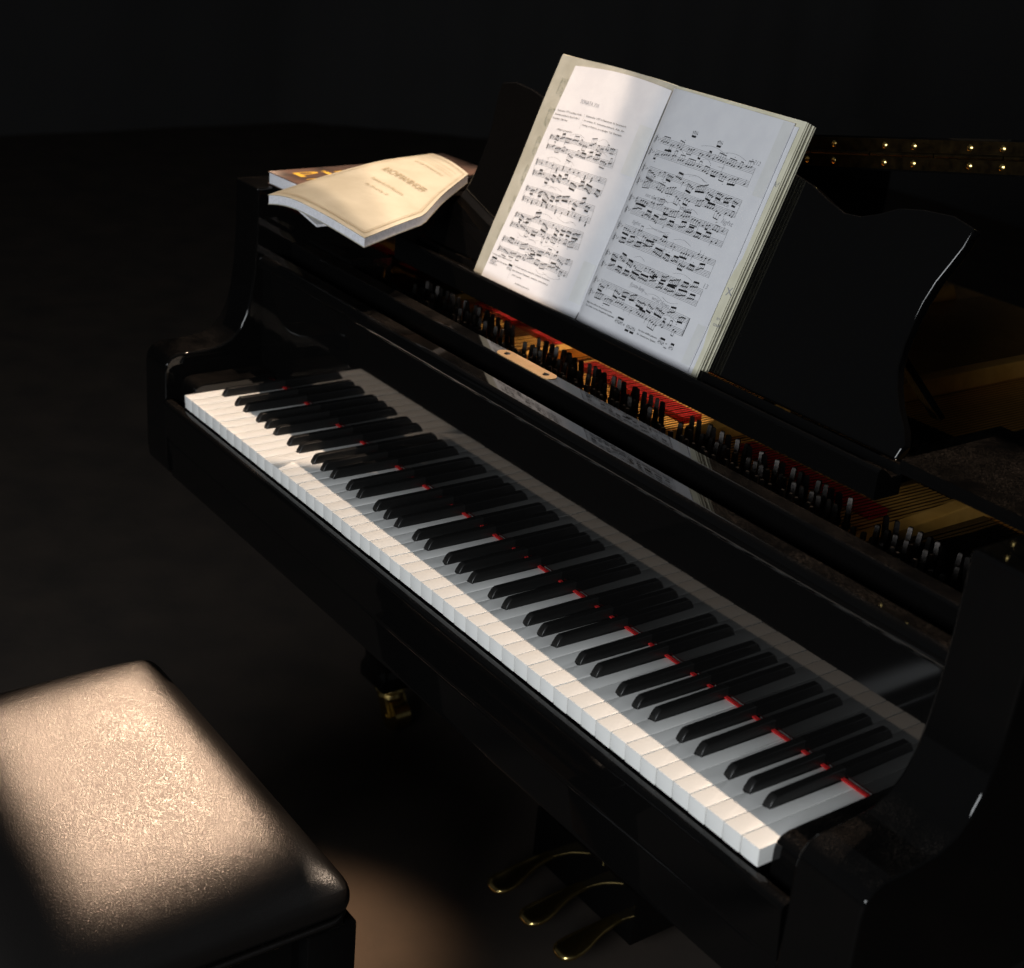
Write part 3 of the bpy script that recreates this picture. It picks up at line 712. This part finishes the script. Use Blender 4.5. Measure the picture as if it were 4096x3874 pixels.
lay_text('margin_notes', [('k!', 0.009, 0.7160, 0.2400, 0, 0.2, None), ('X', 0.014, 0.7150, 0.1030, 0.2, 0, None), ('so', 0.006, 0.7175, 0.0730, 0, 0.1, None), ('cool!', 0.007, 0.7165, 0.0650, 0, 0.1, 0.0115)], fB, PENCIL, block)
lay_text('title_text', [('SONATA XVI', 0.0085, 0.3330, 0.2655, 0.0, 0, 0.040)], fL(0.00035), PENCIL, left)
lay_text('note_text', [('Composed in 1777. First Edition, Heckel,', 0.0036, 0.2920, 0.2470, 0.05, 0, 0.055), ('Mannheim, published as Opus IV, No. 2,', 0.0036, 0.2900, 0.2412, 0.05, 0, 0.056), ('November 1784, Paris.', 0.0036, 0.2890, 0.2352, 0.05, 0, 0.034),
    ('Entstanden 1777 in Mannheim. III. Serienwerk,', 0.0036, 0.3570, 0.2505, 0.02, 0, 0.084), ('im ersten, IV. Instrumentalwerk, Auk. An-', 0.0036, 0.3560, 0.2442, 0.02, 0, 0.085), ('merkg. in Kolorit, im Leipziger Teil. Exemplar.', 0.0036, 0.3560, 0.2380, 0.02, 0, 0.084),
    ('Allegro con spirito', 0.0036, 0.3080, 0.2225, 0.05, 0.2, 0.034),
    ('* sf later, after related sources', 0.0034, 0.2770, 0.0330, 0.03, 0, 0.050), ('for the variant', 0.0034, 0.2960, 0.0265, 0.03, 0, 0.026), ('execute a la', 0.0034, 0.2790, 0.0200, 0.03, 0, 0.020), ('* sf beim vierten, ziemlich schlank; bedeutet', 0.0034, 0.3360, 0.0300, 0.02, 0, 0.082), ('also laut im Taktteile, welcher zwischen p', 0.0034, 0.3370, 0.0240, 0.02, 0, 0.081), ('und f steht.', 0.0034, 0.3400, 0.0180, 0.02, 0, 0.022), ('Ausführung wie bei b.', 0.0034, 0.3530, 0.0090, 0.02, 0, 0.034)], fL(0.00035), INK_L, left)
for args in ((0.2800, 0.0262, 0.0150, [(0.1, 0.9)], True), (0.3230, 0.0262, 0.0110, [(0.1, 0.9)], True)):
    pr = Print(lift_left, 0.00035); ossia(pr, *args); pr.build('ossia', INK, left)
for ln_ in (((0.3340, 0.010), (0.3335, 0.036)), ((0.3530, 0.232), (0.3525, 0.253))):
    pr = Print(lift_left, 0.00035); pr.line(*ln_, 0.00015); pr.build('column_rule', INK, left)
# faint ends of staves on the old page showing beside the copy
pr = Print(lift_left, -0.0037); rr = random.Random(5)
for k in range(7):
    h0 = 0.292-k*0.043
    for q in range(5): pr.line((0.268, h0-q*0.0016), (0.2895, h0-q*0.0016), 0.00025)
    for q in range(5): pr.line((0.268, h0-0.016-q*0.0016), (0.2895, h0-0.016-q*0.0016), 0.00025)
    pr.line((0.2685, h0), (0.2685, h0-0.0225), 0.0006)
    for q in range(9):
        x, h = 0.2700+rr.uniform(0, 0.012), h0-rr.uniform(-0.003, 0.026)
        pr.poly([(x+0.0014*math.cos(a), h+0.0011*math.sin(a)) for a in [math.pi*i/3 for i in range(6)]])
pr.build('staff_ends', GREYINK, old_left)

# ------------------------------------------------------------------ books on the bass side
def bilin(P, s, t): return (P[0]*(1-s)+P[1]*s)*(1-t)+(P[3]*(1-s)+P[2]*s)*t
book = thing('paperback_album', 'ivory covered music album lying on top of the books at the bass end', 'book', 'books on the piano')
BL = [Vector((0.064, 0.101, 0.3175)), Vector((0.008, 0.406, 0.3375))]
BR = [(0.0, Vector((0.271, 0.136, 0.2965))), (0.42, Vector((0.217, 0.262, 0.2985))), (0.68, Vector((0.152, 0.334, 0.3080))), (1.0, Vector((0.088, 0.420, 0.3230)))]
def bsurf(s, t, off=0.0):
    l = BL[0].lerp(BL[1], t)
    tt = max(0.0, min(1.0, t)); k = 0
    while k < 2 and tt > BR[k+1][0]: k += 1
    r = BR[k][1].lerp(BR[k+1][1], (tt-BR[k][0])/(BR[k+1][0]-BR[k][0]))
    if t < 0: r = r+(BR[0][1]-BR[1][1])*(-t/0.42)
    if t > 1: r = r+(BR[3][1]-BR[2][1])*((t-1)/0.32)
    p = l*(1-s)+r*s
    sag = 0.006*math.sin(math.pi*max(0, min(1, t)))-0.010*(max(0, 0.35-s)/0.35)**2*max(0, 1-1.5*t)+0.004*math.sin(math.pi*max(0, min(1, s)))
    return p+Vector((0, 0, sag+off))
def book_slab(name, z1, z0, material, parent, grow=0.0, ns=20, nt=20, seed=0):
    bm = bmesh.new(); g = []
    for off in (z1, z0):
        g.append([[bm.verts.new(bsurf(-grow+(1+2*grow)*i/ns, -grow+(1+2*grow)*j/nt, off)) for i in range(ns+1)] for j in range(nt+1)])
    A, B = g
    for j in range(nt):
        for i in range(ns):
            bm.faces.new((A[j][i], A[j][i+1], A[j+1][i+1], A[j+1][i])); bm.faces.new((B[j][i], B[j+1][i], B[j+1][i+1], B[j][i+1]))
    for i in range(ns): bm.faces.new((A[0][i], B[0][i], B[0][i+1], A[0][i+1])); bm.faces.new((A[nt][i], A[nt][i+1], B[nt][i+1], B[nt][i]))
    for j in range(nt): bm.faces.new((A[j][0], A[j+1][0], B[j+1][0], B[j][0])); bm.faces.new((A[j][ns], B[j][ns], B[j+1][ns], A[j+1][ns]))
    return link(name, tomesh(name, bm, 40), parent, material)
cov = book_slab('front_cover', 0.0, -0.0009, YCOVER, book, 0.004)
book_slab('pages', -0.00095, -0.0128, EDGE, book)
book_slab('back_cover', -0.0129, -0.0138, YCOVER, book, 0.003)
W_, H_ = 0.215, 0.310
fcv = lambda u, v: bsurf(u/W_, v/H_, 0.0010)
lay_text('cover_title', [('RACHMANINOFF', 0.024, 0.046, 0.178, 0, 0.0, 0.130), ('Preludes for the Pianoforte', 0.011, 0.066, 0.140, 0, 0.25, 0.085), ('Op. 23 and Op. 32', 0.009, 0.078, 0.118, 0, 0, 0.055), ('EDITION FOR PIANO SOLO', 0.009, 0.045, 0.252, 0, 0, 0.12)], fcv, OCHRE, cov)
V, F = [], []
def cline(u0, v0, u1, v1, w, n=12):
    L = math.hypot(u1-u0, v1-v0); ox, oy = -(v1-v0)/L*w/2, (u1-u0)/L*w/2
    for i in range(n):
        a, c = i/n, (i+1)/n; b = len(V)
        for (t, s) in ((a, -1), (c, -1), (c, 1), (a, 1)): V.append(tuple(fcv(u0+(u1-u0)*t+s*ox, v0+(v1-v0)*t+s*oy)))
        F.append((b, b+1, b+2, b+3))
for ins, w in ((0.008, 0.0012), (0.012, 0.0005)):
    cline(ins, ins, W_-ins, ins, w); cline(W_-ins, ins, W_-ins, H_-ins, w); cline(W_-ins, H_-ins, ins, H_-ins, w); cline(ins, H_-ins, ins, ins, w)
for v in (0.285, 0.275, 0.268): cline(0.03, v, W_-0.03, v, 0.0006)
me = bpy.data.meshes.new('cover_rules'); me.from_pydata(V, [], F); me.update(); link('cover_rules', me, cov, OCHRE); V, F = [], []
def flat_book(name, label, origin, ang, w, d, z0, z1, cover_mat, group, cover_t=0.0012, curl=0.0):
    t = thing(name, label, 'book', group); t.location = (origin[0], origin[1], z0); t.rotation_euler = (0, 0, ang)
    h = z1-z0
    def slab(nm, a, b, m, e=0.0, n=12):
        bm = bmesh.new(); add_box(bm, -e, w+e, -e, d+e, a, b)
        o = link(nm, None, t); 
        bmesh.ops.subdivide_edges(bm, edges=bm.edges[:], cuts=7, use_grid_fill=True)
        for v in bm.verts: v.co.z += curl*(max(0, v.co.y/d-0.6)/0.4)**2*(v.co.z/h) 
        me = tomesh(nm, bm, 40); bpy.data.objects.remove(o); return link(nm, me, t, m)
    slab('back_cover', 0.0, cover_t, cover_mat, 0.0015); slab('pages', cover_t, h-cover_t, EDGE); c = slab('front_cover', h-cover_t, h, cover_mat, 0.0015)
    box('spine', w-0.0004, w+0.0022, -0.0012, d+0.0012, 0.0002, h-0.0002, cover_mat, t, 0.0006)
    return t, c, h
dk, dc, dh = flat_book('songbook', 'dark brown songbook with yellow lettering, half hidden under the ivory album', (-0.066, 0.168), R(2.5), 0.128, 0.315, 0.2890, 0.3075, DCOVER, 'books on the piano', curl=0.008)
lay_text('cover_title', [('Piano', 0.040, 0.048, 0.026, R(90), 0, 0.20), ('Time', 0.032, 0.084, 0.026, R(90), 0, 0.12)], lambda u, v: Vector((u, v, dh+0.0004+0.008*(max(0, v/0.315-0.6)/0.4)**2)), YELLOW, dc)
mg, mc, mh = flat_book('magazine', 'thin white booklet with green label poking out beneath the ivory album', (-0.085, 0.170), R(-6), 0.205, 0.27, 0.2882, 0.2884, EDGE, 'books on the piano') if False else (None, None, None)
mg = thing('booklet', 'thin white booklet with green label poking out beneath the ivory album', 'book', 'books on the piano')
MP = [Vector((0.000, 0.150, 0.2940)), Vector((0.146, 0.133, 0.2828)), Vector((0.165, 0.300, 0.2930)), Vector((0.020, 0.320, 0.2960))]
def mslab(nm, a, b_, m, g=0.0):
    bm = bmesh.new(); vs = []
    for off in (b_, a):
        for s, t in ((-g, -g), (1+g, -g), (1+g, 1+g), (-g, 1+g)): vs.append(bm.verts.new(bilin(MP, s, t)+Vector((0, 0, off))))
    for f in ((0,1,2,3),(7,6,5,4),(0,4,5,1),(1,5,6,2),(2,6,7,3),(3,7,4,0)): bm.faces.new([vs[i] for i in f])
    return link(nm, tomesh(nm, bm), mg, m)
mslab('pages', -0.0038, -0.0005, EDGE); mcv = mslab('front_cover', -0.0004, 0.0, PAPER, 0.004)
me = bpy.data.meshes.new('label_print'); vv = []
for i in range(20): a = i/20*2*math.pi; vv.append(tuple(bilin(MP, 0.90+0.10*math.cos(a), 0.10+0.055*math.sin(a))+Vector((0, 0, 0.0004))))
me.from_pydata(vv, [], [tuple(range(20))]); me.update(); link('label_print', me, mcv, GREEN)

# ------------------------------------------------------------------ bench
bench = thing('piano_bench', 'black padded leather piano bench with square legs', 'bench')
bx0, bx1, by0, by1, bz0, bz1 = 0.250, 0.812, -0.545, -0.158, -0.310, -0.262
def cushion():
    bm = bmesh.new(); n = 26
    hx, hy, hz, r = (bx1-bx0)/2, (by1-by0)/2, (bz1-bz0)/2, 0.0235
    bmesh.ops.create_cube(bm, size=2.0)
    bmesh.ops.subdivide_edges(bm, edges=bm.edges[:], cuts=n, use_grid_fill=True)
    for v in bm.verts:
        u, w, z = v.co
        f = lambda q: math.copysign(1-(1-abs(q))**1.0, q)
        p = Vector((f(u)*hx, f(w)*hy, z*hz)); c = Vector((max(-hx+r, min(hx-r, p.x)), max(-hy+r, min(hy-r, p.y)), max(-hz+r, min(hz-r, p.z))))
        d = p-c
        if d.length > 1e-9: p = c+d.normalized()*r
        crown = 0.028*(1-abs(u)**4.5)*(1-abs(w)**6)*max(0, z)
        v.co = p+Vector(((bx0+bx1)/2, (by0+by1)/2, (bz0+bz1)/2+crown))
    return tomesh('cushion', bm, 80)
cu_ = link('cushion', cushion(), bench, LEATHER)
sub = cu_.modifiers.new('smooth', 'SUBSURF'); sub.levels = 1; sub.render_levels = 1
def piping(z):
    bm = bmesh.new(); pts = []; rr_ = 0.034; n = 8
    for cx, cy, a0 in ((bx1-rr_, by1-rr_, 0), (bx0+rr_, by1-rr_, 90), (bx0+rr_, by0+rr_, 180), (bx1-rr_, by0+rr_, 270)):
        for i in range(n+1): a = R(a0+90*i/n); pts.append(Vector((cx+(rr_-0.004)*math.cos(a), cy+(rr_-0.004)*math.sin(a), z)))
    m = len(pts)
    rings = []
    for i, p in enumerate(pts):
        t = (pts[(i+1) % m]-pts[i-1]).normalized(); nrm = Vector((t.y, -t.x, 0))
        rings.append([bm.verts.new(p+(nrm*math.cos(q)+Vector((0, 0, 1))*math.sin(q))*0.0032) for q in [2*math.pi*k/8 for k in range(8)]])
    for i in range(m):
        A, B = rings[i], rings[(i+1) % m]
        for k in range(8): bm.faces.new((A[k], A[(k+1) % 8], B[(k+1) % 8], B[k]))
    return tomesh('piping', bm, 60)
link('piping', piping(-0.3085), bench, LEATHER)
box('seat_board', bx0+0.012, bx1-0.012, by0+0.012, by1-0.012, -0.3225, -0.3105, LACQ, bench, 0.003)
box('apron', bx0+0.035, bx1-0.030, by0+0.035, by1-0.035, -0.400, -0.3230, LACQ, bench, 0.003)
for lx in (bx0+0.010, 0.740):
    for ly in (by0+0.0, -0.2145):
        bm = bmesh.new(); rings = []
        for z, w in ((-0.3240, 0.062), (-0.45, 0.062), (FLOOR_Z+0.001, 0.046)):
            c = 0.031; rings.append([bm.verts.new((lx+c+a*w/2, ly+c+b*w/2, z)) for a, b in ((-1,-1),(1,-1),(1,1),(-1,1))])
        for A, B in zip(rings, rings[1:]):
            for i in range(4): bm.faces.new((A[i], A[(i+1) % 4], B[(i+1) % 4], B[i]))
        bm.faces.new(rings[0]); bm.faces.new(rings[-1][::-1]); bmesh.ops.recalc_face_normals(bm, faces=bm.faces); bevel(bm, 0.003, 2)
        link('leg', tomesh('leg', bm, 35), bench, LACQ)
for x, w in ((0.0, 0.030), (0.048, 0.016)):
    box('gap_glint_plate', bx1-0.0298, bx1-0.0275, -0.305+x, -0.305+x+w, -0.338, -0.326, BRASS_PLATE, bench, 0.0006)  # brass plates added in place of lit floor seen through gaps
bm = bmesh.new(); add_cyl(bm, (bx1-0.0298, -0.375, -0.345), 0.006, 0.022, 14, 'x'); add_cyl(bm, (bx1-0.009, -0.375, -0.345), 0.021, 0.016, 22, 'x'); bevel(bm, 0.003, 2, ang=60)
link('height_knob', tomesh('height_knob', bm, 40), bench, LACQ)
